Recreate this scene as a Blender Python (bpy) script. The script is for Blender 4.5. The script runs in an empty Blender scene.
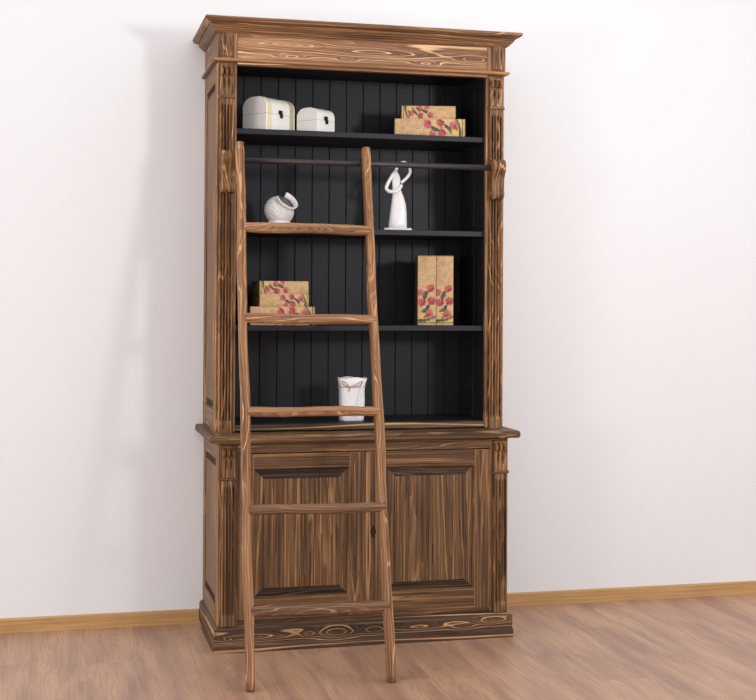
import bpy, math, random
from mathutils import Vector, Matrix
random.seed(7)
S = bpy.context.scene
COL = S.collection

# ------------------------------------------------------------------ camera
cd = bpy.data.cameras.new('camera'); cam = bpy.data.objects.new('camera', cd); COL.objects.link(cam)
right = Vector((0.96921133, -0.24617457, 0.00524253)); up = Vector((-0.00773394, -0.00915478, 0.99992819)); fwd = Vector((0.24610889, 0.96918227, 0.01077681))
m = Matrix((right, up, -fwd)).transposed().to_4x4()
m.translation = Vector((-0.5936, -5.0142, 1.3029))
cam.matrix_world = m
cd.sensor_fit = 'HORIZONTAL'; cd.sensor_width = 36.0
cd.lens = 1337.149 / 756 * 36.0
cd.shift_x = -13.646 / 756; cd.shift_y = -57.928 / 756
cd.clip_start = 0.05; cd.clip_end = 60
S.camera = cam
# ------------------------------------------------------------------ world, lights, exposure
w = bpy.data.worlds.new('room_light'); S.world = w; w.use_nodes = True
wt = w.node_tree; bg = wt.nodes['Background']; bg.inputs[0].default_value = (1.0, 0.985, 0.99, 1)
_tc = wt.nodes.new('ShaderNodeTexCoord'); _sp = wt.nodes.new('ShaderNodeSeparateXYZ'); _mr = wt.nodes.new('ShaderNodeMapRange')   # bright studio ceiling, darker floor side
wt.links.new(_tc.outputs['Generated'], _sp.inputs[0]); wt.links.new(_sp.outputs[2], _mr.inputs[0])
for _i, _v in enumerate((-0.4, 0.4, 0.98, 1.12)): _mr.inputs[_i + 1].default_value = _v
wt.links.new(_mr.outputs[0], bg.inputs[1])
def area(name, loc, target, size, power, color=(1, 1, 1), spread=180):
    ld = bpy.data.lights.new(name, 'AREA'); ld.shape = 'SQUARE'; ld.size = size; ld.energy = power; ld.color = color; ld.spread = math.radians(spread)
    o = bpy.data.objects.new(name, ld); COL.objects.link(o); o.location = loc
    o.rotation_euler = (Vector(target) - Vector(loc)).to_track_quat('-Z', 'Y').to_euler()
    return o
area('key_softbox', (2.55, -4.4, 2.02), (0.7, 0.4, 2.4), 0.45, 9, (1.0, 0.99, 0.985), 62)
area('fill_softbox', (-4.2, -4.0, 1.3), (0.2, 0.5, 0.9), 1.2, 56, (1.0, 0.99, 0.99))
area('right_fill', (4.3, -2.8, 1.6), (1.8, 0.5, 0.6), 1.4, 18, (1.0, 0.99, 0.985))  # added fill, no known source; lifts the floor and wall at the right
S.view_settings.view_transform = 'Standard'; S.view_settings.look = 'None'
S.view_settings.gamma = 1; S.view_settings.use_curve_mapping = False
S.view_settings.exposure = 0.0

# ------------------------------------------------------------------ helpers: nodes
def lin(r, g, b):
    f = lambda c: ((c / 255 + 0.055) / 1.055) ** 2.4 if c / 255 > 0.04045 else c / 255 / 12.92
    return (f(r), f(g), f(b), 1)
class NT:
    def __init__(s, name, rough=0.5, spec=0.5):
        s.m = bpy.data.materials.new(name); s.m.use_nodes = True; s.t = s.m.node_tree
        s.b = s.t.nodes['Principled BSDF']; s.b.inputs['Roughness'].default_value = rough
        s.b.inputs['Specular IOR Level'].default_value = spec
    def n(s, t): return s.t.nodes.new(t)
    def L(s, a, b): s.t.links.new(a, b)
    def inp(s, sock, v):
        if hasattr(v, 'is_linked'): s.L(v, sock)
        else: sock.default_value = v
    def M(s, op, a, b=0.0, c=0.0, clamp=False):
        x = s.n('ShaderNodeMath'); x.operation = op; x.use_clamp = clamp
        s.inp(x.inputs[0], a); s.inp(x.inputs[1], b); s.inp(x.inputs[2], c); return x.outputs[0]
    def noise(s, vec, scale, detail=2, rough=0.5):
        x = s.n('ShaderNodeTexNoise'); s.L(vec, x.inputs['Vector']); x.inputs['Scale'].default_value = scale
        x.inputs['Detail'].default_value = detail; x.inputs['Roughness'].default_value = rough; return x.outputs[0]
    def xyz(s, x, y, z=0.0):
        c = s.n('ShaderNodeCombineXYZ'); s.inp(c.inputs[0], x); s.inp(c.inputs[1], y); s.inp(c.inputs[2], z); return c.outputs[0]
    def ramp(s, fac, stops):
        r = s.n('ShaderNodeValToRGB'); e = r.color_ramp.elements
        while len(e) < len(stops): e.new(0.5)
        for el, (p, c) in zip(e, stops): el.position = p; el.color = c
        s.inp(r.inputs[0], fac); return r.outputs[0]
    def mix(s, fac, a, b, mode='MIX'):
        x = s.n('ShaderNodeMix'); x.data_type = 'RGBA'; x.blend_type = mode
        s.inp(x.inputs[0], fac); s.inp(x.inputs[6], a); s.inp(x.inputs[7], b); return x.outputs[2]
    def maprange(s, v, a, b, c=0.0, d=1.0):
        x = s.n('ShaderNodeMapRange'); s.inp(x.inputs[0], v)
        for i, k in enumerate((a, b, c, d)): x.inputs[i + 1].default_value = k
        return x.outputs[0]
    def bump(s, h, strength, dist):
        x = s.n('ShaderNodeBump'); x.inputs['Strength'].default_value = strength; x.inputs['Distance'].default_value = dist
        s.L(h, x.inputs['Height']); s.L(x.outputs[0], s.b.inputs['Normal'])
    def color(s, c): s.inp(s.b.inputs['Base Color'], c)

def wood(name, dark, mid, light, lines=30, wav=7.0, knots=(), rough=0.5, dens=(1.1, 8.0), linew=0.10, lineamt=0.8, streak=1.0, bump=0.35, fine=95, modmin=0.15):
    """brushed, antique-stained pine; UV: u along the grain, v across, in metres"""
    k = NT(name, rough, 0.3)
    dark, mid, light = [(q[0] * k_, q[1] * 1.01 * k_, q[2] * .94 * k_, 1) for q, k_ in ((dark, .72), (mid, .93), (light, 1.0))]
    uv = k.n('ShaderNodeUVMap'); sp = k.n('ShaderNodeSeparateXYZ'); k.L(uv.outputs[0], sp.inputs[0]); u, v = sp.outputs[0], sp.outputs[1]
    U = lambda q, o=0.0: k.M('ADD', k.M('MULTIPLY', u, q), o)
    V = lambda q, o=0.0: k.M('ADD', k.M('MULTIPLY', v, q), o)
    low = k.noise(k.xyz(U(dens[0]), V(dens[1])), 1.0, 1.5, 0.4)
    uneven = k.noise(k.xyz(U(0.5, 4.0), V(34)), 1.0, 2, 0.5)
    f = k.M('ADD', k.M('MULTIPLY', v, lines), k.M('MULTIPLY', low, wav)); f = k.M('ADD', f, k.M('MULTIPLY', uneven, 1.5))
    kn = None
    for (ku, kv, su, sv, amp) in knots:
        a = k.M('DIVIDE', k.M('SUBTRACT', u, ku), su); b = k.M('DIVIDE', k.M('SUBTRACT', v, kv), sv)
        r2 = k.M('ADD', k.M('MULTIPLY', a, a), k.M('MULTIPLY', b, b))
        e = k.M('EXPONENT', k.M('MULTIPLY', r2, -1.0)); f = k.M('ADD', f, k.M('MULTIPLY', e, amp))
    t = k.M('FRACT', f)
    # fine annual rings follow the same flow, at a higher count
    t2 = k.M('FRACT', k.M('ADD', k.M('MULTIPLY', f, 3.0), k.M('MULTIPLY', k.noise(k.xyz(U(3), V(60)), 1.0, 2), 1.2)))
    st = k.noise(k.xyz(U(1.3), V(fine)), 1.0, 4, 0.62)
    st = k.M('ADD', k.M('MULTIPLY', st, 0.72), k.M('MULTIPLY', k.noise(k.xyz(U(0.8, 7), V(20)), 1.0, 2, 0.5), 0.28))
    st = k.M('ADD', st, k.M('MULTIPLY', k.M('SUBTRACT', t2, 0.5), -0.13))
    c = k.ramp(st, [(0.36, dark), (0.47, k_mix(dark, mid, .6)), (0.54, mid), (0.66, k_mix(mid, light, .55)), (0.78, light)]) if streak else k.mix(0, mid, mid)
    shade = k.ramp(t, [(0.0, (0, 0, 0, 1)), (linew, (0, 0, 0, 1)), (linew + .05, (1, 1, 1, 1)), (0.40, (.25, .25, .25, 1)), (0.75, (.1, .1, .1, 1)), (.96, (.75, .75, .75, 1)), (1.0, (0, 0, 0, 1))])
    c = k.mix(k.M('MULTIPLY', shade, 0.62 * lineamt), c, dark)
    lm = k.ramp(t, [(0.0, (.4, .4, .4, 1)), (linew * .3, (1, 1, 1, 1)), (linew * .8, (1, 1, 1, 1)), (linew + .03, (0, 0, 0, 1)), (.985, (0, 0, 0, 1)), (1.0, (.4, .4, .4, 1))])
    modn = k.maprange(k.noise(k.xyz(U(2.6, 3), V(22)), 1.0, 2, 0.5), 0.38, 0.58, modmin, 1.0)
    c = k.mix(k.M('MULTIPLY', k.M('MULTIPLY', lm, modn), lineamt), c, light)
    fib = k.noise(k.xyz(U(11), V(520)), 1.0, 3, 0.6)
    fm = k.maprange(fib, 0.3, 0.7, 0.74, 1.2)
    c = k.mix(1.0, c, k.xyz(fm, fm, fm), 'MULTIPLY')
    k.color(c)
    h = k.M('ADD', k.M('MULTIPLY', lm, 0.6), k.M('ADD', k.M('MULTIPLY', st, 1.2), k.M('MULTIPLY', fib, 0.5)))
    k.bump(h, bump, 0.0012)
    return k.m
def k_mix(a, b, t): return tuple(x * (1 - t) + y * t for x, y in zip(a, b))

M_upper = wood('stained_pine_upper', lin(74, 50, 36), lin(148, 106, 74), lin(218, 164, 114), lines=34)
M_frieze = wood('stained_pine_frieze', lin(110, 74, 54), lin(160, 114, 82), lin(244, 196, 150), lines=24, wav=2.5, dens=(1.0, 9), linew=.13, lineamt=1.0, fine=55, modmin=.55,
                knots=[(0.480, 2.826, 0.035, 0.009, 1.8), (0.620, 2.830, 0.150, 0.016, 2.6), (0.990, 2.816, 0.200, 0.018, 2.3), (1.390, 2.806, 0.070, 0.014, 2.2), (0.650, 2.782, 0.050, 0.008, 1.3), (0.870, 2.780, 0.035, 0.007, 1.2), (1.190, 2.782, 0.050, 0.009, 1.4)])
M_pil = wood('stained_pine_pilaster', lin(62, 42, 30), lin(146, 104, 70), lin(226, 170, 118), lines=26, wav=5, dens=(2.6, 9), fine=130)
M_side = wood('stained_pine_side', lin(74, 52, 38), lin(142, 104, 74), lin(206, 158, 112), lines=26, wav=4, lineamt=.8, fine=130)
M_lower = wood('stained_pine_lower', lin(58, 42, 32), lin(124, 90, 64), lin(190, 142, 96), lines=28, wav=6)
M_door = wood('stained_pine_door', lin(60, 43, 32), lin(122, 86, 58), lin(196, 146, 98), lines=17, wav=4.5, dens=(0.7, 6), lineamt=.6, fine=120)
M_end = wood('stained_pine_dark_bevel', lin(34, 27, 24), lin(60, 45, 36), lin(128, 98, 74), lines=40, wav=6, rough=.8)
M_plinth = wood('stained_pine_plinth', lin(58, 43, 36), lin(98, 73, 57), lin(206, 156, 110), lines=28, wav=2.5, dens=(0.9, 8), linew=0.16, lineamt=1.0, fine=50, modmin=.5,
                knots=[(0.47, 0.058, 0.07, 0.022, 3.4), (0.36, 0.058, 0.025, 0.012, 1.5), (0.62, 0.060, 0.045, 0.016, 2.3), (0.80, 0.062, 0.10, 0.014, 1.8), (0.98, 0.052, 0.05, 0.012, 1.4), (1.10, 0.068, 0.07, 0.012, 1.9), (0.13, 0.058, 0.14, 0.014, 2.2), (0.06, 0.05, 0.02, 0.01, 1.2)])
M_edge = wood('stained_pine_worn_edge', lin(130, 90, 62), lin(186, 134, 92), lin(226, 172, 126), lines=12, wav=3, bump=0.2, lineamt=.4)
M_ladder = wood('ladder_pine', lin(104, 70, 50), lin(182, 132, 96), lin(230, 182, 140), lines=30, wav=6, dens=(2.6, 9), lineamt=.7, fine=170, bump=.3)
M_rail = wood('ladder_pine_rail', lin(96, 64, 44), lin(178, 126, 88), lin(236, 184, 138), lines=30, wav=6, dens=(2.6, 9), lineamt=.8, fine=150, bump=.3)
M_rung_dark = wood('ladder_pine_dark', lin(78, 56, 44), lin(134, 98, 74), lin(200, 152, 114), lines=30, wav=6, dens=(2.6, 9), lineamt=.7, fine=170, bump=.3)

def slate():
    k = NT('black_painted_wood', 0.45, 0.2)
    tc = k.n('ShaderNodeTexCoord'); sp = k.n('ShaderNodeSeparateXYZ'); k.L(tc.outputs['Object'], sp.inputs[0])
    n = k.noise(k.xyz(k.M('MULTIPLY', sp.outputs[0], 60), k.M('MULTIPLY', sp.outputs[1], 60), k.M('MULTIPLY', sp.outputs[2], 3)), 1, 3)
    k.color(k.mix(n, lin(32, 33, 38), lin(40, 41, 47))); k.bump(n, 0.15, 0.001); return k.m
M_slate = slate()
def plain(name, col, rough=0.5, spec=0.5, metal=0, nscale=0, nb=0.2, nd=0.002):
    k = NT(name, rough, spec); k.b.inputs['Metallic'].default_value = metal
    tc = k.n('ShaderNodeTexCoord'); n = k.noise(tc.outputs['Object'], nscale or 30, 3)
    c2 = tuple(x * 0.88 for x in col[:3]) + (1,)
    k.color(k.mix(n, c2, col))
    if nscale: k.bump(n, nb, nd)
    return k.m
M_tube = plain('dark_iron', lin(62, 58, 58), 0.4, 0.5, 0.3)
M_black = plain('black_iron', lin(22, 21, 22), 0.6, 0.2)
M_ceramic = plain('white_ceramic', lin(244, 242, 242), 0.35, 0.5)
M_rough_ceramic = plain('white_textured_ceramic', lin(238, 236, 234), 0.6, 0.4, 0, 130, 1.0, 0.008)
M_bisque = plain('white_bisque', lin(246, 244, 244), 0.5, 0.4, 0, 60, 0.35, 0.004)
M_twine = plain('twine', lin(176, 142, 120), 0.8)

def wallmat():
    k = NT('painted_wall', 0.85, 0.2)
    tc = k.n('ShaderNodeTexCoord'); n = k.noise(tc.outputs['Object'], 1.2, 3); n2 = k.noise(tc.outputs['Object'], 160, 2)
    k.color(k.mix(n, lin(234, 235, 238), lin(237, 238, 241))); k.bump(n2, 0.08, 0.001); return k.m
def oakbase():
    k = NT('golden_oak_laminate', 0.45, 0.4)
    tc = k.n('ShaderNodeTexCoord'); sp = k.n('ShaderNodeSeparateXYZ'); k.L(tc.outputs['Object'], sp.inputs[0])
    yz = k.M('ADD', sp.outputs[2], sp.outputs[1])
    n = k.noise(k.xyz(k.M('MULTIPLY', sp.outputs[0], 3), k.M('MULTIPLY', yz, 120)), 1, 4, .6)
    n2 = k.noise(k.xyz(k.M('MULTIPLY', sp.outputs[0], 5), k.M('MULTIPLY', yz, 25)), 1, 2)
    c = k.mix(k.maprange(n, .3, .7), lin(176, 134, 86), lin(208, 166, 112)); k.color(k.mix(k.maprange(n2, .5, .8, 0, .35), c, lin(160, 116, 72))); return k.m
def floormat():
    k = NT('oak_laminate_floor', 0.42, 0.45)
    tc = k.n('ShaderNodeTexCoord'); sp = k.n('ShaderNodeSeparateXYZ'); k.L(tc.outputs['Object'], sp.inputs[0]); x, y = sp.outputs[0], sp.outputs[1]
    x = k.M('ADD', x, 10.02)
    PW = 0.195
    row = k.M('FLOOR', k.M('DIVIDE', x, PW))
    wn = k.n('ShaderNodeTexWhiteNoise'); wn.noise_dimensions = '1D'; k.L(row, wn.inputs['W'])
    yy = k.M('ADD', y, k.M('MULTIPLY', wn.outputs[0], 1.3))
    seg = k.M('FLOOR', k.M('DIVIDE', k.M('ADD', yy, 20), 1.28))
    pid = k.M('ADD', k.M('MULTIPLY', row, 7.31), k.M('MULTIPLY', seg, 3.17))
    wn2 = k.n('ShaderNodeTexWhiteNoise'); wn2.noise_dimensions = '1D'; k.L(pid, wn2.inputs['W'])
    strip = k.M('FLOOR', k.M('DIVIDE', x, PW / 2.0))
    wn3 = k.n('ShaderNodeTexWhiteNoise'); wn3.noise_dimensions = '1D'; k.L(k.M('ADD', strip, k.M('MULTIPLY', seg, 5.3)), wn3.inputs['W'])
    low = k.noise(k.xyz(k.M('MULTIPLY', x, 11), k.M('MULTIPLY', y, 1.5), k.M('MULTIPLY', wn2.outputs[0], 30)), 1, 2, .5)
    f = k.M('FRACT', k.M('ADD', k.M('MULTIPLY', x, 70), k.M('MULTIPLY', low, 11)))
    g = k.ramp(f, [(0, (0, 0, 0, 1)), (.45, (.1, .1, .1, 1)), (.8, (1, 1, 1, 1)), (1, (0, 0, 0, 1))])
    pat = k.noise(k.xyz(k.M('MULTIPLY', x, 11), k.M('MULTIPLY', y, 1.6), k.M('MULTIPLY', wn2.outputs[0], 3)), 1, 3, .5)
    fib = k.noise(k.xyz(k.M('MULTIPLY', x, 260), k.M('MULTIPLY', y, 7)), 1, 3, .6)
    tone = k.M('ADD', k.maprange(pat, .36, .66), k.M('MULTIPLY', k.M('SUBTRACT', wn3.outputs[0], .5), .15), clamp=True)
    c = k.mix(tone, lin(164, 126, 106), lin(202, 162, 130))
    c = k.mix(k.M('MULTIPLY', g, 0.42), c, lin(148, 112, 96))
    c = k.mix(k.maprange(fib, .42, .7, 0, .28), c, lin(146, 108, 90)); c = k.mix(k.maprange(k.noise(k.xyz(k.M('MULTIPLY', x, 42), k.M('MULTIPLY', y, 2.2)), 1, 3, .6), .5, .75, 0, .3), c, lin(214, 178, 152))
    sx = k.M('FRACT', k.M('DIVIDE', x, PW)); sy = k.M('FRACT', k.M('DIVIDE', k.M('ADD', yy, 20), 1.28))
    seam = k.M('LESS_THAN', sx, 0.007)
    c = k.mix(k.M('MULTIPLY', seam, .2), c, lin(100, 70, 56))
    k.color(c); k.bump(fib, 0.05, 0.001); return k.m
M_wall, M_base, M_floor = wallmat(), oakbase(), floormat()

# ------------------------------------------------------------------ helpers: meshes
class MB:
    def __init__(s): s.v = []; s.f = []; s.uv = []; s.mi = []; s.sm = []
    def face(s, pts, uvs, mi=0, smooth=False):
        i = len(s.v); s.v += [tuple(p) for p in pts]; s.f.append(tuple(range(i, i + len(pts)))); s.uv.append(uvs); s.mi.append(mi); s.sm.append(smooth)
    def grain(s, pts, g, off, mi=0, smooth=False, flip=False):
        """uv from positions: u along axis g, v across"""
        n = Vector((0, 0, 0))
        for i in range(len(pts)):
            a, b = Vector(pts[i]), Vector(pts[(i + 1) % len(pts)]); n += a.cross(b)
        n = [abs(c) for c in n]; ax = n.index(max(n)); o = [i for i in range(3) if i != g]
        if ax == g: uvs = [(p[o[0]] * 0.3 + off[0], p[o[1]] + off[1]) for p in pts]
        else:
            c = [i for i in o if i != ax][0]
            uvs = [(p[g] + off[0], p[c] + p[ax] + off[1]) for p in pts]
        s.face(pts, uvs, mi, smooth)
    def box(s, a, b, g=0, bev=0.002, off=None, mi=0, emi=None, seg=1):
        """bevelled box from corner a to corner b; bevel faces take slot emi"""
        off = off or (random.uniform(0, 9), random.uniform(0, 9)); emi = mi if emi is None else emi
        a, b = [min(p, q) for p, q in zip(a, b)], [max(p, q) for p, q in zip(a, b)]
        bev = min(bev, min(q - p for p, q in zip(a, b)) * 0.45)
        A = [p + bev for p in a]; B = [q - bev for q in b]
        def P(i, sx, sy, sz):  # vertex on face with normal axis i
            sg = (sx, sy, sz); return tuple((b[j] if sg[j] > 0 else a[j]) if j == i else (B[j] if sg[j] > 0 else A[j]) for j in range(3))
        for i in range(3):
            j, l = (i + 1) % 3, (i + 2) % 3
            for sgn in (-1, 1):
                q = []
                for (sj, sl) in ((-1, -1), (1, -1), (1, 1), (-1, 1)):
                    sg = [0, 0, 0]; sg[i] = sgn; sg[j] = sj; sg[l] = sl; q.append(P(i, *sg))
                if sgn < 0: q.reverse()
                s.grain(q, g, off, mi)
            if bev > 0:
                for sj in (-1, 1):
                    for sl in (-1, 1):
                        sg1 = [0] * 3; sg1[i] = -1; sg1[j] = sj; sg1[l] = sl; sg2 = list(sg1); sg2[i] = 1
                        q = [P(j, *sg1), P(j, *sg2), P(l, *sg2), P(l, *sg1)]
                        if sj * sl > 0: q.reverse()
                        s.grain(q, g, off, emi)
        if bev > 0:
            for sx in (-1, 1):
                for sy in (-1, 1):
                    for sz in (-1, 1):
                        q = [P(0, sx, sy, sz), P(1, sx, sy, sz), P(2, sx, sy, sz)]
                        if sx * sy * sz < 0: q.reverse()
                        s.grain(q, g, off, emi)
    def prism(s, prof, ax, lo, hi, g=None, off=None, mi=0, emi=None, edges=(), smooth=False):
        """closed profile (2D list, in the two other axes in order) extruded along ax"""
        g = ax if g is None else g; off = off or (random.uniform(0, 9), random.uniform(0, 9)); o = [i for i in range(3) if i != ax]
        def P(p, t):
            r = [0, 0, 0]; r[ax] = t; r[o[0]] = p[0]; r[o[1]] = p[1]; return tuple(r)
        n = len(prof); L = 0
        for i in range(n):
            p, q = prof[i], prof[(i + 1) % n]; d = math.hypot(q[0] - p[0], q[1] - p[1])
            pts = [P(p, lo), P(q, lo), P(q, hi), P(p, hi)]
            if g == ax: uvs = [(lo + off[0], L + off[1]), (lo + off[0], L + d + off[1]), (hi + off[0], L + d + off[1]), (hi + off[0], L + off[1])]
            else: uvs = [(L + off[0], lo + off[1]), (L + d + off[0], lo + off[1]), (L + d + off[0], hi + off[1]), (L + off[0], hi + off[1])]
            L += d; s.face(pts, uvs, emi if (i in edges and emi is not None) else mi, smooth)
        for t in (lo, hi): s.grain([P(p, t) for p in prof], o[0] if g == ax else g, off, mi)
    def surf(s, grid, uvf=None, mi=0, smooth=True, close_u=False, close_v=False, caps=False):
        """grid of points [i][j] with shared vertices"""
        nu, nv = len(grid), len(grid[0]); i0 = len(s.v)
        for r in grid: s.v += [tuple(p) for p in r]
        uvf = uvf or (lambda i, j: (i * 0.02, j * 0.02))
        for i in range(nu if close_u else nu - 1):
            for j in range(nv if close_v else nv - 1):
                a, b = (i + 1) % nu, (j + 1) % nv
                s.f.append((i0 + i * nv + j, i0 + a * nv + j, i0 + a * nv + b, i0 + i * nv + b))
                s.uv.append([uvf(i, j), uvf(i + 1, j), uvf(i + 1, j + 1), uvf(i, j + 1)]); s.mi.append(mi); s.sm.append(smooth)
        if caps:
            for i in (0, nu - 1):
                s.f.append(tuple(i0 + i * nv + j for j in range(nv))); s.uv.append([(p[0], p[1] + p[2]) for p in grid[i]]); s.mi.append(mi); s.sm.append(False)
    def tube(s, path, rad, n=12, mi=0, squash=None):
        rings = []
        prev = None; L = [0]
        for i, p in enumerate(path):
            p = Vector(p); t = (Vector(path[min(i + 1, len(path) - 1)]) - Vector(path[max(i - 1, 0)])).normalized()
            if prev is None: prev = t.orthogonal().normalized()
            x = (prev - t * prev.dot(t)).normalized(); y = t.cross(x); prev = x
            r = rad[i] if isinstance(rad, (list, tuple)) else rad
            rings.append([p + (x * math.cos(a) + y * math.sin(a)) * r for a in [2 * math.pi * k / n for k in range(n)]])
            if i: L.append(L[-1] + (p - Vector(path[i - 1])).length)
        L.append(L[-1])
        rr = 0.02
        s.surf(rings, lambda i, j: (L[min(i, len(L) - 1)], j / n * 6.28 * rr), mi, True, False, True, True)
    def lathe(s, prof, n=32, c=(0, 0, 0), mi=0, fn=None):
        g = []
        for (r, z) in prof:
            row = []
            for k in range(n):
                a = 2 * math.pi * k / n; rr = r * (fn(a, z) if fn else 1); row.append((c[0] + rr * math.cos(a), c[1] + rr * math.sin(a), c[2] + z))
            g.append(row)
        s.surf(g, None, mi, True, False, True, True)
    def build(s, name, mats, parent=None, loc=None, merge=True):
        me = bpy.data.meshes.new(name); me.from_pydata(s.v, [], s.f)
        uvl = me.uv_layers.new(name='UVMap'); k = 0
        for fi, uvs in enumerate(s.uv):
            for q in uvs: uvl.data[k].uv = q; k += 1
        for p, mi, sm in zip(me.polygons, s.mi, s.sm): p.material_index = mi; p.use_smooth = sm
        for mt in (mats if isinstance(mats, (list, tuple)) else [mats]): me.materials.append(mt)
        import bmesh
        bm = bmesh.new(); bm.from_mesh(me)
        if merge: bmesh.ops.remove_doubles(bm, verts=bm.verts, dist=1e-6)
        bmesh.ops.recalc_face_normals(bm, faces=bm.faces); bm.to_mesh(me); bm.free(); me.update()
        o = bpy.data.objects.new(name, me); COL.objects.link(o)
        if parent: o.parent = parent
        if loc: o.location = loc
        return o
def thing(name, label, cat, loc=(0, 0, 0), rz=0, group=None):
    o = bpy.data.objects.new(name, None); o.empty_display_size = 0.1; COL.objects.link(o); o.location = loc; o.rotation_euler = (0, 0, rz)
    o['label'] = label; o['category'] = cat
    if group: o['group'] = group
    return o
def tag(o, label, cat, group=None):
    o['label'] = label; o['category'] = cat
    if group: o['group'] = group
    return o

# ------------------------------------------------------------------ the setting
WD = 0.522          # wall plane
def struct(name, mb, mat):
    o = mb.build(name, mat); o['kind'] = 'structure'; return o
b = MB(); b.box((-5, WD, -0.05), (6, WD + 0.12, 3.3), 0, 0); struct('wall_back', b, M_wall)
b = MB(); b.box((-5, -7.5, -0.06), (6, WD, 0), 0, 0); struct('floor', b, M_floor)
for nm, x0, x1 in (('baseboard_left', -5, 0.0), ('baseboard_right', 1.183, 6)):
    b = MB(); b.prism([(WD, 0), (WD - 0.0147, 0), (WD - 0.0147, 0.052), (WD - 0.011, 0.0569), (WD, 0.0569)], 0, x0, x1); struct(nm, b, M_base)

# ------------------------------------------------------------------ bookcase
W = 1.1832
BC = thing('bookcase', 'tall stained pine bookcase with black interior, cornice and two panelled doors', 'bookcase', (0, 0, 0))
def mitre(prof, xl, xr, yf, yb, mats, name, par, offx=0.0, split=False):
    """moulding run round left side, front, right side; prof = (out, z) list, closed at back by the list itself"""
    b = MB(); off = (random.uniform(0, 5), random.uniform(0, 5)); L = 0
    n = len(prof)
    for i in range(n):
        p, q = prof[i], prof[(i + 1) % n]; d = math.hypot(q[0] - p[0], q[1] - p[1])
        if d < 1e-7: continue
        v0, v1 = L + offx, L + d + offx; L += d
        A = [(xl - p[0], yb, p[1]), (xl - q[0], yb, q[1]), (xl - q[0], yf - q[0], q[1]), (xl - p[0], yf - p[0], p[1])]
        b.face(A, [(yb + 3, v0), (yb + 3, v1), (yf + 3, v1), (yf + 3, v0)], 0)
        B = [(xl - p[0], yf - p[0], p[1]), (xl - q[0], yf - q[0], q[1]), (xr + q[0], yf - q[0], q[1]), (xr + p[0], yf - p[0], p[1])]
        b.face(B, [(xl, v0), (xl, v1), (xr, v1), (xr, v0)], 1)
        C = [(xr + p[0], yf - p[0], p[1]), (xr + q[0], yf - q[0], q[1]), (xr + q[0], yb, q[1]), (xr + p[0], yb, p[1])]
        b.face(C, [(yf + 6, v0), (yf + 6, v1), (yb + 6, v1), (yb + 6, v0)], 0)
    b.grain([(xl - p[0], yb, p[1]) for p in prof], 0, off); b.grain([(xr + p[0], yb, p[1]) for p in prof], 0, off)
    return b.build(name, mats, par)
YB = WD - 0.002
# plinth: lower band, face, chamfer, top   (knots placed in v = profile length)
pl = [(-0.05, 0), (0.0, 0), (0.0, 0.031), (-0.003, 0.035), (-0.003, 0.083), (-0.006, 0.088), (-0.021, 0.0969), (-0.05, 0.0969)]
mitre(pl, 0, W, 0, YB, [M_plinth, M_plinth], 'plinth', BC, offx=-0.05)

LX0, LX1, LY = 0.016, W - 0.016, 0.03   # lower carcass
UX0, UX1, UY = 0.012, W - 0.012, 0.1056  # upper carcass
ZT, ZB = 0.8164, 0.7871
# sides with raised panels
def side(name, x, sgn, y0, y1, z0, z1, zt, zb, mats, sty=0.06, st0=0.034):
    """x = outer plane, sgn -1 for the left side; frame boards with a sunken panel"""
    b = MB(); th = 0.022; xi = x - sgn * th
    b.box((x, y0, z0), (xi, y0 + st0, z1), 2, 0.0015, emi=1); b.box((x, y1 - sty, z0), (xi, y1, z1), 2, 0.0015, emi=1)
    b.box((x, y0 + st0, zt), (xi, y1 - sty, z1), 1, 0.0015); b.box((x, y0 + st0, z0), (xi, y1 - sty, zb), 1, 0.0015)
    o = b.build(name, mats, BC)
    p = MB(); ya, yb_ = y0 + st0, y1 - sty; xr = x - sgn * 0.010; xf = x - sgn * 0.003; bw = 0.028
    off = (random.uniform(0, 9), random.uniform(0, 9))
    O = [(xr, ya, zb), (xr, yb_, zb), (xr, yb_, zt), (xr, ya, zt)]; I = [(xf, ya + bw, zb + bw), (xf, yb_ - bw, zb + bw), (xf, yb_ - bw, zt - bw), (xf, ya + bw, zt - bw)]
    for i in range(4):
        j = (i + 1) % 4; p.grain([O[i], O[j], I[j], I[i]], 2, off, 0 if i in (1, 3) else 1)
    p.grain(I, 2, off, 0); p.grain([(xi, q[1], q[2]) for q in O], 2, off, 0)
    for i in range(4):
        j = (i + 1) % 4; p.grain([O[i], O[j], (xi, O[j][1], O[j][2]), (xi, O[i][1], O[i][2])], 2, off, 0)
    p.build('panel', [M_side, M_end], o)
side('side_panel', LX0, -1, LY + .0305, YB, 0.0969, ZB, 0.715, 0.165, [M_side, M_edge]); side('side_panel', LX1, 1, LY + .0305, YB, 0.0969, ZB, 0.715, 0.165, [M_side, M_edge])
side('side_panel', UX0, -1, UY + .0245, YB, ZT, 2.235, 2.165, 0.905, [M_side, M_edge]); side('side_panel', UX1, 1, UY + .0245, YB, ZT, 2.235, 2.165, 0.905, [M_side, M_edge])

# lower face frame
for xa, xb in ((LX0, 0.092), (1.0935, LX1)):
    b = MB(); b.box((xa, LY - 0.0005, 0.0969), (xb, LY + 0.03, ZB), 2, 0.0025, emi=1); b.build('stile', [M_lower, M_edge], BC)
b = MB(); b.box((0.092, LY + 0.001, 0.744), (1.0935, LY + 0.03, ZB), 0, 0.001)
b.build('top_rail', [M_lower, M_edge], BC)
b = MB(); b.box((0.092, LY + 0.006, 0.0969), (1.0935, LY + 0.03, 0.113), 0, 0.001); b.build('bottom_rail', [M_lower, M_edge], BC)
b = MB(); b.box((LX0 + .023, WD - .02, 0.0969), (LX1 - .023, YB, ZB), 2, 0); b.build('lower_back', M_lower, BC)

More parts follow.
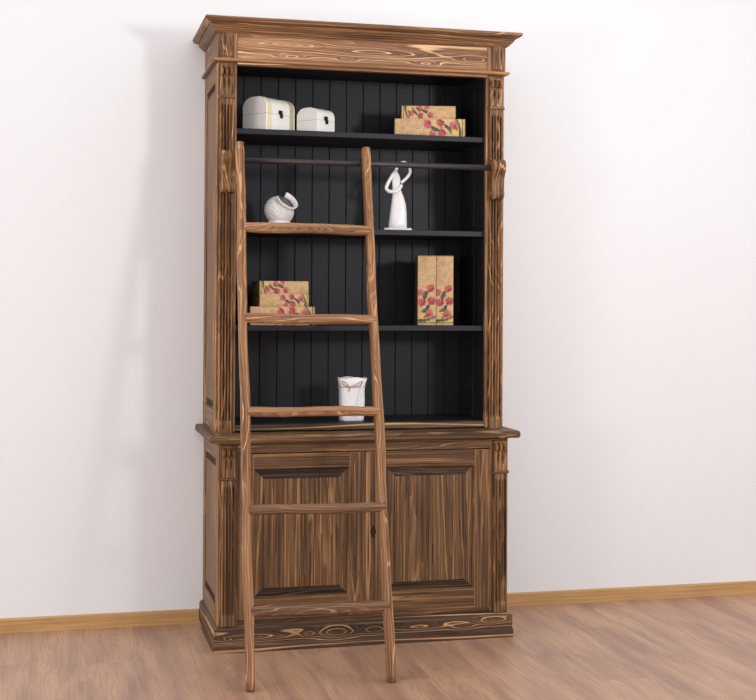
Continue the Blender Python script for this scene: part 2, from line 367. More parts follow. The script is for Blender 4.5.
# doors
def door(x0, x1, px0, px1, z0, z1, pz0, pz1, lock):
    yf = LY - 0.003; yb = LY + 0.02; d = MB()
    g = 0.0012
    d.box((x0 + g, yf, z0 + g), (px0, yb, z1 - g), 2, 0.0018, emi=1); d.box((px1, yf, z0 + g), (x1 - g, yb, z1 - g), 2, 0.0018, emi=1)
    d.box((px0, yf, pz1), (px1, yb, z1 - g), 0, 0.0018, emi=1); d.box((px0, yf, z0 + g), (px1, yb, pz0), 0, 0.0018, emi=1)
    o = d.build('door', [M_door, M_edge], BC)
    # ogee moulding ring inside the frame
    r = MB(); prof = [(0, yf + 0.0005), (0.003, yf + 0.001), (0.006, yf + 0.004), (0.0085, yf + 0.0095), (0.0085, yb), (0, yb)]
    R = lambda t, y: [(px0 + t, y, pz0 + t), (px1 - t, y, pz0 + t), (px1 - t, y, pz1 - t), (px0 + t, y, pz1 - t)]
    off = (random.uniform(0, 9), random.uniform(0, 9))
    for i in range(len(prof)):
        A, B = R(*prof[i]), R(*prof[(i + 1) % len(prof)])
        for q in range(4):
            e = (q + 1) % 4; r.grain([A[q], A[e], B[e], B[q]], 0 if q in (0, 2) else 2, off, 0)
    r.build('moulding', [M_door], o)
    # raised field panel
    p = MB(); off = (random.uniform(0, 9), random.uniform(0, 9)); yr = yf + 0.0125; ys = yf + 0.0035; t0, t1 = 0.0085, 0.040
    A, B, B2, C = R(t0, yr), R(t1, ys + 0.0045), R(t1 + 0.0008, ys), R(t1 + 0.0008, ys)
    for q in range(4):
        e = (q + 1) % 4
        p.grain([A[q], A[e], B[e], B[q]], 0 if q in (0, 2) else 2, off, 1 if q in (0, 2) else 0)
        p.grain([B[q], B[e], B2[e], B2[q]], 2, off, 1)
    p.grain(C, 2, off, 0); Z = R(t0, yb)
    for q in range(4):
        e = (q + 1) % 4; p.grain([A[q], A[e], Z[e], Z[q]], 2, off, 0)
    p.grain(Z, 2, off, 0); p.build('panel', [M_door, M_end], o)
    if lock:
        e = MB(); cx, cz, y0 = lock[0], lock[1], yf - 0.002
        out = [(0, .026), (.004, .016), (.012, 0), (.004, -.016), (0, -.026), (-.004, -.016), (-.012, 0), (-.004, .016)]
        e.prism([(cx + a, cz + c) for a, c in out], 1, y0, yf + 0.0005)
        q = e.build('escutcheon', M_black, o)
        h = MB(); h.prism([(cx + .0028 * math.cos(a), cz + .004 + .0028 * math.sin(a)) for a in [i * math.pi / 5 for i in range(10)]], 1, y0 - .0008, y0 + .001)
        h.box((cx - .0012, y0 - .0008, cz - .008), (cx + .0012, y0 + .001, cz + .003), 2, 0); h.build('keyhole', M_tube, q)
door(0.092, 0.5865, 0.150, 0.525, 0.114, 0.742, 0.191, 0.686, None)
door(0.5865, 1.0935, 0.664, 1.031, 0.114, 0.742, 0.191, 0.684, (0.618, 0.431))

# countertop
ct = [(-0.10, ZB), (-0.045, ZB), (-0.045, ZB - 0.012), (-0.042, ZB - 0.012), (-0.037, ZB - 0.003), (-0.006, ZB), (-0.001, ZB + 0.004), (0, ZB + 0.010), (0, ZT - 0.009), (-0.003, ZT - 0.003), (-0.009, ZT), (-0.10, ZT)]
mitre(ct, -0.0189, W + 0.0189, -0.0202, YB, [M_lower, M_lower], 'countertop', BC)
b = MB(); b.box((0.05, 0.05, ZB + 0.003), (W - 0.05, YB, ZT - 0.001), 0, 0); b.build('countertop_core', M_lower, BC)

# pilasters
def pilaster(x0, x1, yface, yback, z0, z1, zf0, zf1, mat, gd=0.010):
    """fluted strip: plain foot and head, four grooves between"""
    b = MB(); off = (random.uniform(0, 9), random.uniform(0, 9)); w = x1 - x0
    N = 41; zs = [z0, z0 + 0.001, zf0 - 0.008, zf0 - 0.003, zf0, zf0 + 0.006, zf0 + .012] + [zf0 + .012 + (zf1 - zf0 - .024) * i / 12 for i in range(1, 12)] + [zf1 - 0.012, zf1 - .006, zf1, zf1 + 0.003, zf1 + 0.008, z1 - 0.001, z1]
    gw = w / 4.6; cs = [x0 + w / 2 + (i - 1.5) * gw * 0.98 for i in range(4)]
    grid = []
    for z in zs:
        k = min(1, max(0, (z - zf0) / 0.012), max(0, (zf1 - z) / 0.012)) if zf0 < z < zf1 else 0
        k = min(max(0, (z - zf0 + .004) / 0.012), max(0, (zf1 + .004 - z) / 0.012), 1)
        row = [(x0, yback, z)]
        for i in range(N):
            t = i / (N - 1); x = x0 + t * w; e = min(t, 1 - t) * w; y = yface + (0.0025 - e if e < 0.0025 else 0)
            d = min(abs(x - c) for c in cs); r = gw * 0.32
            if d < r: y += gd * math.sqrt(1 - (d / r) ** 2) * k
            row.append((x, y, z))
        row.append((x1, yback, z)); grid.append(row)
    b.surf(grid, lambda i, j: (zs[min(i, len(zs) - 1)] + off[0], off[1] + j * w / N), 0, False, False, False, True)
    return b.build('pilaster', [mat], BC)
def corbel(x0, x1, z0, z1, yface, yback, mat):
    """carved capital: three rolled lobes on top, tapering drops below"""
    b = MB(); w = x1 - x0; N, Mz = 37, 45; grid = []; off = (random.uniform(0, 9), random.uniform(0, 9))
    for i in range(Mz):
        s = i / (Mz - 1); z = z0 + s * (z1 - z0); row = [(x0, yback, z)]
        for j in range(N):
            t = j / (N - 1); x = x0 + t * w; h = 0.0
            c = abs(math.cos(math.pi * (t * 3 + 0.5)))           # three lobes
            if s > 0.66:
                q = (s - 0.66) / 0.34; h += -0.004 + 0.019 * math.sin(math.pi * min(1, q * 1.1 + .08)) ** .7 * c ** .6
            if 0.2 < s < 0.64:
                q = (s - 0.2) / 0.44; ph = abs(math.sin(math.pi * (t * 3 + 0.5)))
                h -= 0.010 * max(0, 1 - ((t * 3 + 0.5) % 1 - 0.5) ** 2 / (0.03 + 0.05 * math.sin(math.pi * q))) * math.sin(math.pi * q) * (1 if .1 < t < .9 else 0)
            if 0.62 < s <= 0.68: h -= 0.004
            if s < 0.16: h += 0.0015
            e = min(t, 1 - t) * w
            row.append((x, yface - h + (0.002 - e if e < .002 else 0), z))
        row.append((x1, yback, z)); grid.append(row)
    b.surf(grid, lambda i, j: (off[0] + i * (z1 - z0) / Mz, off[1] + j * w / N), 0, False, False, False, True)
    return b.build('capital', [mat], BC)
for (x0, x1) in ((0.022, 0.0745), (1.107, 1.161)):
    pilaster(x0, x1, UY - 0.016, UY, ZT + 0.001, 2.097, ZT + 0.045, 2.072, M_pil)
    corbel(x0 + .001, x1 - .001, 2.109, 2.223, UY - 0.014, UY, M_pil)
    b = MB(); b.prism([(UY, 2.096), (UY - .019, 2.097), (UY - .023, 2.101), (UY - .023, 2.105), (UY - .018, 2.109), (UY, 2.109)], 0, x0 - .004, x1 + .005); b.build('capital_band', [M_upper], BC)
for (x0, x1) in ((0.029, 0.082), (1.105, 1.160)):
    pilaster(x0, x1, LY - 0.017, LY, 0.0975, 0.645, 0.137, 0.620, M_lower, 0.007)
    corbel(x0 + .001, x1 - .001, 0.656, 0.772, LY - 0.014, LY, M_pil)
    b = MB(); b.prism([(LY, 0.644), (LY - .019, 0.645), (LY - .023, 0.648), (LY - .023, 0.652), (LY - .018, 0.656), (LY, 0.656)], 0, x0 - .004, x1 + .005); b.build('capital_band', [M_lower], BC)

# upper face frame and carcass
OX0, OX1 = 0.0885, 1.0955
for xa, xb, off in ((UX0, OX0, None), (OX1, UX1, None)):
    b = MB(); b.box((xa, UY, ZT + 0.0005), (xb, UY + 0.024, 2.235), 2, 0.0028, emi=1); b.build('stile', [M_upper, M_edge], BC)
b = MB(); b.box((OX0, UY + 0.003, ZT + .003), (OX1, UY + 0.024, 0.8435), 0, 0.003, emi=0); b.build('bottom_rail', [M_plinth], BC)
# interior
IY = 0.472
b = MB(); xs = [0.03] + [0.095 + 0.0712 * i for i in range(15)]; xs = [0.0235, 0.0955] + [0.237 - .0712 + 0.0723 * i for i in range(14)]
xs[-1] = 1.1595
for a, c in zip(xs[:-1], xs[1:]):
    b.prism([(a, IY + .014), (a, IY + 0.0035), (a + 0.0026, IY), (c - 0.0026, IY), (c, IY + 0.0035), (c, IY + .014)], 2, ZT + .001, 2.25)
b.build('back_panel', M_slate, BC)
for xa, xb in ((UX0 + .0225, 0.083), (1.101, UX1 - .0225)):
    b = MB(); b.box((xa, UY + .0245, ZT + .001), (xb, IY - .0005, 2.25), 2, 0); o = b.build('inner_side', M_slate, BC)
for xs_, sg in ((0.083, 1), (1.101, -1)):
    for y in (0.265,):
        b = MB(); b.box((xs_, y, 0.848), (xs_ + sg * .006, y + 0.11, 2.2), 2, 0.001)
        for i in range(16):
            z = 0.87 + i * 0.083; b.box((xs_ + sg * .006, y + 0.045, z), (xs_ + sg * .0066, y + 0.095, z + .006), 2, 0, mi=1)
        b.build('shelf_support', [M_slate, M_black], BC)
b = MB(); b.box((0.083, UY + .0245, ZT + .001), (1.101, IY - .0005, 0.8455), 0, 0); b.build('bottom_board', M_slate, BC)
b = MB(); b.box((0.0235, UY + .026, 2.251), (1.1595, YB - .01, 2.275), 0, 0); b.build('top_board', M_slate, BC)
for z in (1.989, 1.608, 1.2275):
    b = MB(); b.box((0.0835, UY + 0.026, z - 0.0215), (1.1005, IY - .001, z), 0, 0.0015); b.build('shelf', M_slate, BC)
# frieze, frieze blocks, ledge, cornice
b = MB(); b.box((0.0885, 0.094, 2.226), (1.0955, 0.118, 2.352), 0, 0.001, off=(0.35, 0.42)); b.build('frieze', [M_frieze], BC)
for xa, xb, cx in ((UX0, .0885, .049), (1.0955, UX1, 1.138)):
    b = MB(); b.box((xa, 0.0885, 2.236), (xb, 0.118, 2.352), 2, 0.002, emi=1)
    # raised carved tablet
    N, Mz = 25, 31; w, h = 0.046, 0.096; g = []
    for i in range(Mz):
        s = i / (Mz - 1); z = 2.303 + (s - .5) * h; row = [(cx - w / 2, 0.0886, z)]
        for j in range(N):
            t = j / (N - 1); x = cx + (t - .5) * w; e = min(min(t, 1 - t) * w, min(s, 1 - s) * h)
            hh = 0.007 - max(0, 0.003 - e); 
            for q in (-.22, .22): hh -= 0.006 * max(0, 1 - ((t - .5 - q) / .10) ** 2) * max(0, 1 - ((s - .5) / .36) ** 4)
            row.append((x, 0.0885 - hh, z))
        row.append((cx + w / 2, .0886, z)); g.append(row)
    b.surf(g, lambda i, j: (i * .0032 + 3.3 + cx, j * .0018 + 1.7), 0, False, caps=True)
    b.build('frieze_block', [M_upper, M_edge], BC)
for nm, x, sg in (('frieze_side', UX0, 1), ('frieze_side', UX1, -1)):
    b = MB(); b.box((x, 0.1185, 2.236), (x + sg * .022, YB, 2.352), 1, 0.001); b.build(nm, [M_side], BC)
ld = [(-0.016, 2.2365), (0.003, 2.2365), (0.0115, 2.238), (0.0145, 2.241), (0.0145, 2.2445), (0.0125, 2.2475), (0.005, 2.2495), (-0.016, 2.2495)]
mitre(ld, UX0, UX1, 0.0885, YB, [M_side, M_edge], 'ledge_moulding', BC)
cr = [(-0.016, 2.3475), (0.003, 2.3475), (0.004, 2.351), (0.010, 2.3525), (0.0125, 2.357), (0.018, 2.361), (0.024, 2.3675), (0.0275, 2.375), (0.0275, 2.379), (0.0375, 2.3805), (0.0405, 2.382), (0.047, 2.3855), (0.0515, 2.390), (0.0525, 2.394), (0.0525, 2.398), (0.0505, 2.400), (-0.016, 2.400)]
mitre(cr, UX0, UX1, 0.0885 - .0065, YB, [M_side, M_upper], 'cornice', BC)
b = MB(); b.box((UX0 + .018, .12, 2.376), (UX1 - .018, YB, 2.399), 0, 0); b.build('top_board', M_upper, BC)

# scroll brackets and ladder rail
def bracket(x0, x1):
    yb = UY - 0.016; b = MB()
    out = []
    def arc(cy, cz, r, a0, a1, n):
        for i in range(n + 1):
            a = math.radians(a0 + (a1 - a0) * i / n); out.append((cy - r * math.cos(a), cz + r * math.sin(a)))
    out.append((yb, 1.893)); arc(yb - .030, 1.862, .031, 90, -35, 12)      # upper roll
    for t in (0.2, 0.4, 0.6, 0.8):                                    # waist
        out.append((yb - .0555 + t * .019 + .006 * math.sin(math.pi * t), 1.844 - t * .055))
    arc(yb - .018, 1.757, .022, 40, -80, 10); out.append((yb, 1.733))
    n = len(out); k = 7
    xs_ = [x0, x0 + .003, x0 + .014, (x0 + x1) / 2, x1 - .014, x1 - .003, x1]; dd = [.003, 0, 0.0025, 0.0005, .0025, 0, .003]
    grid = []
    for x, d in zip(xs_, dd): grid.append([(x, y + d if y < yb - .004 else y, z) for (y, z) in out])
    # arc-length uv
    Ls = [0]
    for p, q in zip(out, out[1:]): Ls.append(Ls[-1] + math.hypot(q[0] - p[0], q[1] - p[1]))
    Ls.append(Ls[-1] + .1)
    b.surf(grid, lambda i, j: (Ls[min(j, n)] + x0, xs_[min(i, 6)] + .3), 0, True, False, True, True)
    o = b.build('scroll_bracket', [M_pil], BC)
    # carved volutes on both cheeks
    for xs2, sg in ((x0, -1), (x1, 1)):
        for (cy, cz, r, tn) in ((yb - .031, 1.860, .021, 1.6), (yb - .018, 1.757, .013, 1.4)):
            path = []; v = MB()
            for i in range(30):
                q = i / 29; a = q * tn * 2 * math.pi + 1.2; rr = r * (1 - .8 * q)
                path.append((xs2 + sg * .0003, cy - rr * math.cos(a), cz + rr * math.sin(a)))
            v.tube(path, .0022, 6); v.build('volute', [M_edge], o)
bracket(0.027, 0.0785); bracket(1.103, 1.156)
TY, TZ = UY - 0.016 - .031, 1.8585
b = MB(); b.tube([(0.0785, TY, TZ), (1.1025, TY, TZ)], 0.0115, 20); b.build('rail', M_tube, BC)

# ------------------------------------------------------------------ ladder
LD = thing('ladder', 'rustic pine ladder with five round rungs leaning on the bookcase rail', 'ladder', (0.3075, -0.505, 0))
O = Vector((0.3075, -0.505, 0))
top_y, top_z, xs_shift = 0.002, 1.913, 0.021
H = Vector((xs_shift, top_y + 0.505, top_z)); ax = H.normalized(); LEN = H.length
nx = Vector((1, 0, 0)); ny = ax.cross(nx).normalized(); nx = ny.cross(ax).normalized()
if ny.y > 0: pass
def P(x, s, d): return nx * x + ax * s + ny * d      # local: sideways, along, depth
def rail(xc, seed, flare=0.0):
    rnd = random.Random(seed); b = MB(); n = 60; ph = [rnd.uniform(0, 6.3) for _ in range(6)]; grid = []; K = 20
    for i in range(n + 1):
        s = LEN * i / n
        wx = 0.0017 * math.sin(s * 7 + ph[0]) + 0.001 * math.sin(s * 17 + ph[1]); wy = .0015 * math.sin(s * 9 + ph[2])
        hw = 0.0164 + 0.0009 * math.sin(s * 11 + ph[3]); hd = 0.0235 + .001 * math.sin(s * 8 + ph[4])
        e = min(i, n - i); sh = 0.86 if e == 0 else 1
        row = []
        for k in range(K):
            a = 2 * math.pi * k / K; c, t = math.cos(a), math.sin(a); p = 0.62
            row.append(P(xc + flare * (1 - i / n) + wx + hw * sh * math.copysign(abs(c) ** p, c), s if 0 < i < n else s, wy + hd * sh * math.copysign(abs(t) ** p, t)))
        grid.append(row)
    o1 = rnd.uniform(0, 9)
    b.surf(grid, lambda i, j: (LEN * i / n + o1, o1 + j * .0065), 0, True, False, True, True)
    return b.build('ladder_rail', [M_rail], LD)
XL, XR = -0.242, 0.243
rail(XL, 3); rail(XR, 8, 0.007)
front = -1 if ny.y > 0 else 1
for i, z in enumerate((0.252, 0.584, 0.920, 1.252, 1.589)):
    s = z / ax.z; rnd = random.Random(20 + i); ph = [rnd.uniform(0, 6) for _ in range(4)]; b = MB(); n = 30; grid = []; K = 18
    x0, x1 = XL + 0.006, XR + 0.004 + 0.007 * (1 - s / LEN)
    for j in range(n + 1):
        t = j / n; x = x0 + t * (x1 - x0); r = 1 + .04 * math.sin(x * 22 + ph[0]) + .02 * math.sin(x * 60 + ph[1])
        if j in (0, n): r *= 0.8
        elif j in (1, n - 1): r *= .97; x = x0 + .003 if j == 1 else x1 - .003
        wz = .0015 * math.sin(x * 15 + ph[2])
        grid.append([P(x, s + wz + (0.0188, 0.0180, 0.0176, 0.0186, 0.0198)[i] * r * math.sin(a), front * 0.0125 + 0.0175 * r * math.cos(a)) for a in [2 * math.pi * k / K for k in range(K)]])
    o1 = rnd.uniform(0, 9)
    b.surf(grid, lambda a, c: (x0 + (x1 - x0) * a / n + o1, o1 + c * .0065), 0, True, False, True, True)
    b.build('rung', [M_rung_dark if i < 2 else M_ladder], LD)
for xc in (XL, XR):     # hooks over the rail
    b = MB(); s = (TZ - .03) / ax.z; c = Vector((P(xc, s, 0).x, TY - O.y, TZ)); r = .0175
    path = [Vector((c.x, c.y - .030, TZ - .045)), Vector((c.x, c.y - .026, TZ - .02))] + [Vector((c.x, c.y - r * math.cos(a), TZ + r * math.sin(a))) for a in [math.radians(q) for q in range(0, 200, 20)]]
    b.tube(path, .0045, 8); b.build('hook', M_black, LD)

# ------------------------------------------------------------------ books with tulip spines
def bookmat(name, seed, ln=1.0, th=1.0):
    k = NT(name, 0.55, 0.35)
    uv = k.n('ShaderNodeUVMap'); sp = k.n('ShaderNodeSeparateXYZ'); k.L(uv.outputs[0], sp.inputs[0]); u, v = sp.outputs[0], sp.outputs[1]
    # u 0..1 across the spine, v 0..1 from foot to head; outside the spine u>1
    uvv = k.xyz(k.M('MULTIPLY', u, 3), k.M('MULTIPLY', v, 10), seed)
    n1 = k.noise(uvv, 1.3, 3); n2 = k.noise(k.xyz(k.M('MULTIPLY', u, 8), k.M('MULTIPLY', v, 90), seed), 1, 2)
    c = k.mix(k.maprange(n1, .25, .75), lin(184, 148, 104), lin(214, 180, 134))
    scr = k.M('MULTIPLY', k.M('GREATER_THAN', n2, .53), k.M('GREATER_THAN', v, .55)); c = k.mix(k.M('MULTIPLY', scr, .35), c, lin(130, 96, 66))
    jn = k.noise(k.xyz(k.M('MULTIPLY', u, 9), k.M('MULTIPLY', v, 34), seed + 3), 1, 3, .6)
    jj = k.M('MULTIPLY', k.M('SUBTRACT', jn, .46), 3.2)
    def ell(cu, cv, ru, rv, ang, col, c, op=.95):
        du = k.M('SUBTRACT', u, cu); dv = k.M('MULTIPLY', k.M('SUBTRACT', v, cv), ASP); ca, sa = math.cos(ang), math.sin(ang)
        a = k.M('ADD', k.M('MULTIPLY', du, ca), k.M('MULTIPLY', dv, sa)); b_ = k.M('SUBTRACT', k.M('MULTIPLY', dv, ca), k.M('MULTIPLY', du, sa))
        a = k.M('DIVIDE', a, ru); b_ = k.M('DIVIDE', b_, rv)
        r = k.M('ADD', k.M('ADD', k.M('MULTIPLY', a, a), k.M('MULTIPLY', b_, b_)), jj)
        return k.mix(k.maprange(r, .75, 1.05, op, 0), c, col)
    ASP = ln / th
    red, red2, drk, grn, yel = lin(182, 78, 90), lin(142, 46, 62), lin(44, 52, 54), lin(70, 96, 84), lin(214, 184, 92)
    E_ = [(.45, .13, .35, .55, .3, yel, .8), (.12, .07, .7, .09, .1, drk, .9), (.7, .10, .5, .10, .4, grn, .8),
          (.62, .17, .30, .24, -.6, red, .9), (.50, .135, .24, .09, .5, red2, .9), (.5, .245, .34, .11, .9, drk, .95), (.36, .22, .28, .10, .5, grn, .8),
          (.22, .33, .28, .26, .4, red, .95), (.30, .31, .22, .09, .9, red2, .9), (.76, .35, .26, .25, .5, red2, .95), (.78, .375, .2, .1, .5, red, .9),
          (.42, .43, .36, .13, 1.15, drk, .9), (.34, .44, .26, .07, 1.2, grn, .9), (.12, .47, .2, .22, .2, red, .9), (.7, .53, .28, .24, .4, red, .95), (.78, .51, .2, .09, .6, red2, .9)]
    for (cu, cv, ru, rv, an, col, op) in E_: c = ell(cu, cv, ru, rv, an, col, c, op)
    band = k.M('MULTIPLY', k.M('GREATER_THAN', v, .03), k.M('LESS_THAN', v, .045)); c = k.mix(k.M('MULTIPLY', band, .8), c, drk)
    rim = k.M('MAXIMUM', k.M('LESS_THAN', v, .012), k.M('GREATER_THAN', v, .988)); c = k.mix(k.M('MULTIPLY', rim, .7), c, lin(120, 84, 50))
    out = k.M('GREATER_THAN', u, 1.0001); c = k.mix(out, c, lin(92, 68, 46))
    k.color(c); return k.m
def book(name, label, L, T, D, group, loc, rz, pose, seed):
    """local frame: spine on -Y, length on Z, thickness on X; pose: 'up', 'foot_left', 'foot_right'"""
    mt = bookmat('tulip_book_cover', seed, L, T)
    t = thing(name, label, 'book', loc, rz, group)
    if pose == 'up': f = lambda x, y, z: (x, y, z)
    elif pose == 'foot_right': f = lambda x, y, z: (L / 2 - z, y, x + T / 2)
    else: f = lambda x, y, z: (z - L / 2, y, T / 2 - x)
    c = MB(); ct_ = 0.003; off = 2.0
    def bx(a, b_, spine=False):
        xs = (a[0], b_[0]); ys = (a[1], b_[1]); zs = (a[2], b_[2])
        F = [[(0, 0, 0), (1, 0, 0), (1, 0, 1), (0, 0, 1)], [(1, 1, 0), (0, 1, 0), (0, 1, 1), (1, 1, 1)], [(0, 1, 0), (0, 0, 0), (0, 0, 1), (0, 1, 1)], [(1, 0, 0), (1, 1, 0), (1, 1, 1), (1, 0, 1)], [(0, 0, 1), (1, 0, 1), (1, 1, 1), (0, 1, 1)], [(0, 1, 0), (1, 1, 0), (1, 0, 0), (0, 0, 0)]]
        for i, q in enumerate(F):
            pts = [(xs[p[0]], ys[p[1]], zs[p[2]]) for p in q]
            uv = [((p[0] + T / 2) / T if (i == 0 and spine) else 2.0, p[2] / L) for p in pts]
            c.face([f(*p) for p in pts], uv)
    # slightly rounded spine
    n = 8; g = []
    for i in range(n + 1):
        q = i / n; x = -T / 2 + q * T; bulge = .004 * math.sin(math.pi * q) ** .6 if 0 < q < 1 else 0
        g.append((x, .004 - bulge))
    for i in range(n):
        (xa, ya), (xb, yb) = g[i], g[i + 1]; pts = [(xa, ya, 0), (xb, yb, 0), (xb, yb, L), (xa, ya, L)]
        c.face([f(*p) for p in pts], [((p[0] + T / 2) / T, p[2] / L) for p in pts])
    for z in (0, L):
        c.face([f(x, y, z) for x, y in g] + [f(T / 2, .008, z), f(-T / 2, .008, z)], [(2, .5)] * (len(g) + 2))
    c.face([f(-T / 2, .008, 0), f(T / 2, .008, 0), f(T / 2, .008, L), f(-T / 2, .008, L)], [(2, .5)] * 4)
    for sx in (-1, 1):
        x0, x1 = sorted((sx * T / 2, sx * (T / 2 - ct_))); bx((x0, .0081, 0), (x1, D, L))
        c.face([f(sx * T / 2, .004, 0), f(sx * T / 2, .0081, 0), f(sx * T / 2, .0081, L), f(sx * T / 2, .004, L)], [(2, .5)] * 4)
    c.build('cover', mt, t, merge=True)
    p = MB(); a = (-(T / 2 - ct_ - .0002), .009, .004); b_ = ((T / 2 - ct_ - .0002), D - .004, L - .004)
    C = [f(*a), f(*b_)]; p.box(C[0], C[1], 0, 0); p.build('pages', M_pages, t)
    return t
M_pages = plain('paper_pages', lin(150, 116, 82), 0.8)
FA = math.radians(12)
Z1, Z2, Z3, Z4 = 1.9892, 1.6082, 1.2277, 0.8457
g = 'tulip books lying on the top shelf'
book('book', 'larger tulip spined book lying on the top shelf, under the shorter one', 0.285, 0.0705, 0.20, g, (0.876, 0.160, Z1), -FA, 'foot_right', 1.0)
book('book', 'shorter tulip spined book lying on top of a thicker book, top shelf', 0.219, 0.0525, 0.17, g, (0.872, 0.166, Z1 + .0707), -FA, 'foot_left', 2.0)
g = 'tulip books piled behind the ladder'
book('book', 'longest tulip book at the bottom of the pile of three, behind a rung', 0.258, 0.072, 0.20, g, (0.284, 0.175, Z3), 0, 'foot_right', 3.0)
book('book', 'tulip book in the middle of the pile of three, flowers to the right', 0.197, 0.050, 0.20, g, (0.290, 0.175, Z3 + .0722), math.radians(2), 'foot_right', 4.0)
book('book', 'topmost tulip book of the pile of three, flowers to the left', 0.197, 0.050, 0.20, g, (0.290, 0.177, Z3 + .1224), math.radians(2), 'foot_left', 5.0)
g = 'tulip books standing upright'
book('book', 'left one of two upright tulip spined books on the third shelf', 0.281, 0.073, 0.20, g, (0.868, 0.165, Z3), -FA, 'up', 6.0)
book('book', 'right one of two upright tulip spined books on the third shelf', 0.281, 0.068, 0.20, g, (0.939, 0.150, Z3), -FA, 'up', 7.0)

# ------------------------------------------------------------------ little domed trunks
M_trunk = plain('white_trunk_leather', lin(242, 239, 234), 0.55, 0.3, 0, 90, .1, .001)
M_strap = plain('yellowed_strap', lin(232, 220, 184), 0.6)
M_strap2 = plain('olive_strap', lin(186, 180, 140), 0.6)
def trunk(label, Lx, Dy, Hh, loc, rz, straps):
    """length on local X, end faces at +-X, front at -Y"""
    t = thing('trunk', label, 'trunk', loc, rz, 'white domed trunks on the top shelf')
    def prof(e=0.0, z0=0.0, z1=None):
        pts = []; r = Dy * .40
        n = 9; hw = Dy / 2 + e; top = Hh + e
        pts.append((-hw, z0)); 
        for i in range(n): a = math.pi - i / (n - 1) * math.pi / 2; pts.append((-hw + r + r * math.cos(a), top - r * .8 + r * .8 * math.sin(a)))
        for i in range(n): a = math.pi / 2 - i / (n - 1) * math.pi / 2; pts.append((hw - r + r * math.cos(a), top - r * .8 + r * .8 * math.sin(a)))
        pts.append((hw, z0)); return pts
    lid_z = Hh * .50
    def clip_low(ps, z): return [(-abs(ps[0][0]), 0), (-abs(ps[0][0]), z), (abs(ps[0][0]), z), (abs(ps[0][0]), 0)]
    b = MB(); b.prism(clip_low(prof(), lid_z - .0012), 0, -Lx / 2, Lx / 2); b.build('box', M_trunk, t)
    b = MB(); b.prism([(y, max(z, lid_z)) for y, z in prof()], 0, -Lx / 2, Lx / 2); lid = b.build('lid', M_trunk, t)
    for sx, sw, mt in straps:
        for nm, lo in (('strap', True), ('strap', False)):
            b = MB()
            if lo: b.prism(clip_low(prof(.0015), lid_z - .0018), 0, sx - sw / 2, sx + sw / 2)
            else: b.prism([(y, max(z, lid_z + .0003)) for y, z in prof(.0015)], 0, sx - sw / 2, sx + sw / 2)
            b.build(nm, mt, t)
    b = MB(); y = -Dy / 2 - .0005
    b.box((-.012, y - .003, lid_z + .001), (.010, y, lid_z + .016), 0, .001); b.box((-.004, y - .006, lid_z - .014), (.009, y, lid_z + .004), 0, .001)
    b.build('latch', M_black, t)
    return t
# long front faces the right, an end faces the left
a1 = math.radians(37)
trunk('larger white domed trunk with yellowed straps on the top shelf', 0.163, 0.127, 0.134, (0.235, 0.245, Z1), a1, [(-.062, .022, M_strap), (.064, .022, M_strap2)])
trunk('smaller plain white domed trunk beside the strapped one, top shelf', 0.105, 0.108, 0.100, (0.422, 0.232, Z1), a1, [])

# ------------------------------------------------------------------ white ring-mouthed vase
t = thing('vase', 'round white textured vase with tilted open ring mouth on the second shelf', 'vase', (0.273, 0.21, Z2))
b = MB(); R0 = 0.060; cz = .0705
tilt = Vector((0.42, -0.60, 0.66)).normalized()
q = Vector((0, 0, 1)).rotation_difference(tilt)
g = []; n = 40; cut = math.radians(37); rnd = random.Random(4)
rows = 26
for i in range(rows + 1):
    th = cut + (math.pi - cut) * i / rows; g.append([q @ Vector((R0 * math.sin(th) * math.cos(a), R0 * math.sin(th) * math.sin(a), R0 * .93 * math.cos(th))) + Vector((0, 0, cz)) for a in [2 * math.pi * k / n for k in range(n)]])
gi = []
for i in range(11):
    th = cut + (math.pi * .97 - cut) * i / 10; r2 = R0 - .005; gi.append([q @ Vector((r2 * math.sin(th) * math.cos(a), r2 * math.sin(th) * math.sin(a), r2 * .93 * math.cos(th))) + Vector((0, 0, cz)) for a in [2 * math.pi * k / n for k in range(n)]])
b.surf(g, close_v=True); b.surf(gi, close_v=True); b.build('bowl', M_rough_ceramic, t)
b = MB(); path = []; rr = R0 * math.sin(cut) + .002; e1 = q @ Vector((1, 0, 0)); e2 = q @ Vector((0, 1, 0))
ctr = Vector((0, 0, cz)) + tilt * (R0 * .93 * math.cos(cut) + .003)
base_a = math.atan2(e2.dot(Vector((-.55, .25, .6))), e1.dot(Vector((-.55, .25, .6))))
inner, outer = [], []
for i in range(37):
    a = base_a + math.radians(48) + math.radians(264) * i / 36
    d = e1 * math.cos(a) + e2 * math.sin(a)
    prof = []
    for (ro, hz) in ((-.001, -.007), (.006, .004), (.011, .013), (.009, .0165), (.005, .014), (-.004, .002)):
        prof.append(ctr + d * (rr + ro) + tilt * hz)
    path.append(prof)
b.surf(path, close_v=True, caps=True); b.build('collar', M_ceramic, t)
b = MB(); b.lathe([(.0001, 0), (.054, 0), (.054, .004), (.050, .014), (.044, .026), (.038, .034), (.0001, .034)], 48, fn=lambda a, z: 1 + .05 * math.cos(9 * a) * (1 if z < .015 else .3)); b.build('foot', M_ceramic, t)

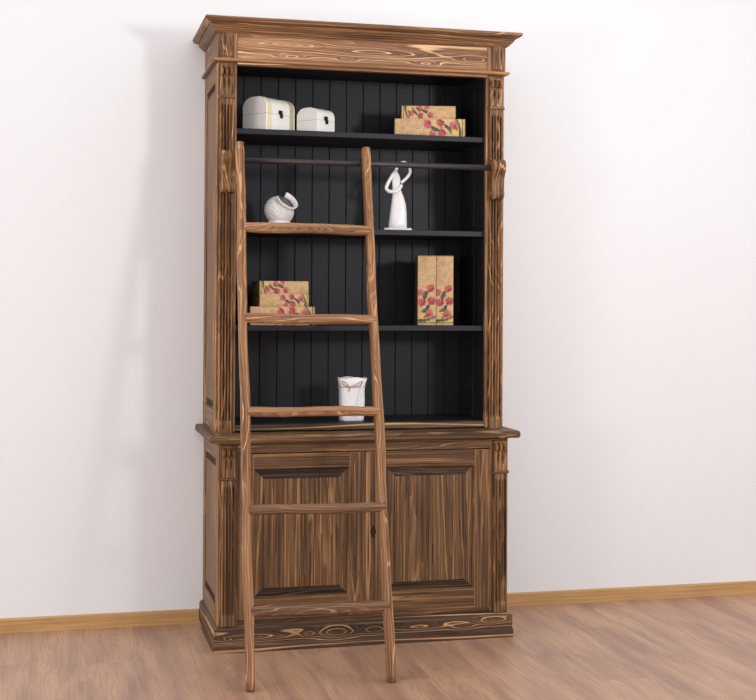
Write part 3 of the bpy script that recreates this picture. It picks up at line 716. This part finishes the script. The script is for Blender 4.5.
# ------------------------------------------------------------------ white abstract figurine
t = thing('figurine', 'slender white abstract figurine with looped arms on the second shelf', 'figurine', (0.763, 0.235, Z2), -FA)
b = MB(); b.box((-.056, -.032, 0), (.056, .032, .0115), 0, .003); b.build('base', M_ceramic, t)
b = MB(); g = []; n = 28
ST = [(.011, -.003, .038, .026), (.03, -.002, .037, .025), (.07, .001, .034, .023), (.11, .003, .029, .020), (.14, .001, .023, .017), (.165, -.004, .018, .015), (.185, -.007, .015, .013), (.205, -.006, .018, .014), (.222, -.007, .016, .012), (.238, -.010, .011, .010), (.246, -.012, .005, .005)]
for (z, cx, rx, ry) in ST:
    g.append([(cx + rx * math.cos(a) * (1 + .07 * math.cos(3 * a + z * 14)), ry * math.sin(a) * (1 + .10 * math.cos(3 * a + z * 14)), z) for a in [2 * math.pi * k / n for k in range(n)]])
b.surf(g, close_v=True, caps=True); b.build('body', M_ceramic, t)
def smooth_path(pts, n=6):
    out = []
    for i in range(len(pts) - 1):
        p0, p1, p2, p3 = [Vector(pts[max(0, min(len(pts) - 1, i + k))]) for k in (-1, 0, 1, 2)]
        for j in range(n):
            u = j / n; out.append(0.5 * ((2 * p1) + (-p0 + p2) * u + (2 * p0 - 5 * p1 + 4 * p2 - p3) * u * u + (-p0 + 3 * p1 - 3 * p2 + p3) * u ** 3))
    out.append(Vector(pts[-1])); return out
b = MB(); pa = smooth_path([(-.016, -.004, .236), (-.030, -.010, .214), (-.044, -.016, .186), (-.047, -.020, .170), (-.034, -.022, .159), (-.012, -.022, .160), (.006, -.018, .172), (.014, -.010, .186)])
b.tube(pa, [.0072] * len(pa), 10); b.build('arm', M_ceramic, t)
b = MB(); pa = smooth_path([(.012, -.010, .196), (.026, -.008, .207), (.040, -.004, .222), (.050, .002, .242), (.046, .006, .262), (.034, .006, .277), (.020, .004, .280), (.006, .0, .272), (-.004, 0, .258), (-.009, 0, .242)])
b.tube(pa, [.0062] * len(pa), 10); b.build('arm', M_ceramic, t)

# ------------------------------------------------------------------ crumpled white vase with twine
t = thing('vase', 'white crumpled bag-shaped vase tied with twine on the bottom shelf', 'vase', (0.572, 0.215, Z4))
def bagr(a, z):
    s = 4.2; c, d = abs(math.cos(a)), abs(math.sin(a)); r = (c ** s + d ** s) ** (-1 / s)
    return r * (1 + .02 * math.sin(5 * a + z * 60) + .015 * math.sin(3 * a - z * 90))
prof = [(.0001, 0), (.044, 0), (.048, .004), (.0485, .04), (.050, .08), (.050, .12), (.0525, .145), (.0575, .171), (.0555, .172), (.050, .145), (.047, .12), (.046, .02), (.0001, .015)]
b = MB(); n = 56; g = []
for (r, z) in prof:
    g.append([(r * bagr(a, z) * math.cos(a), r * .62 * bagr(a, z) * math.sin(a), z + (.003 * math.sin(4 * a + 1) if z > .16 else 0)) for a in [2 * math.pi * k / n for k in range(n)]])
b.surf(g, close_v=True); o = b.build('body', M_bisque, t)
b = MB(); b.tube([(.040, -.0335, .166), (.010, -.0335, .045), (.006, -.0335, .02)], .0042, 8); b.build('stalk', M_ceramic, t)
b = MB()
lp = []; 
for k in range(41):
    a = 2 * math.pi * k / 40; r = .0525 * bagr(a, .136) + .001; lp.append((r * math.cos(a), r * .62 * math.sin(a), .136))
b.tube(lp, .0016, 6)
for pts in ([(-.016, -.0345, .136), (-.030, -.037, .150), (-.044, -.037, .160), (-.046, -.0365, .151), (-.034, -.037, .142), (-.016, -.035, .136)], [(-.016, -.0345, .136), (.008, -.037, .146), (.032, -.0375, .158), (.03, -.037, .146), (.006, -.037, .138), (-.016, -.035, .136)], [(-.016, -.035, .136), (-.020, -.036, .118)]):
    pp = smooth_path(pts, 5); b.tube(pp, .0014, 6)
b.build('twine', M_twine, t)
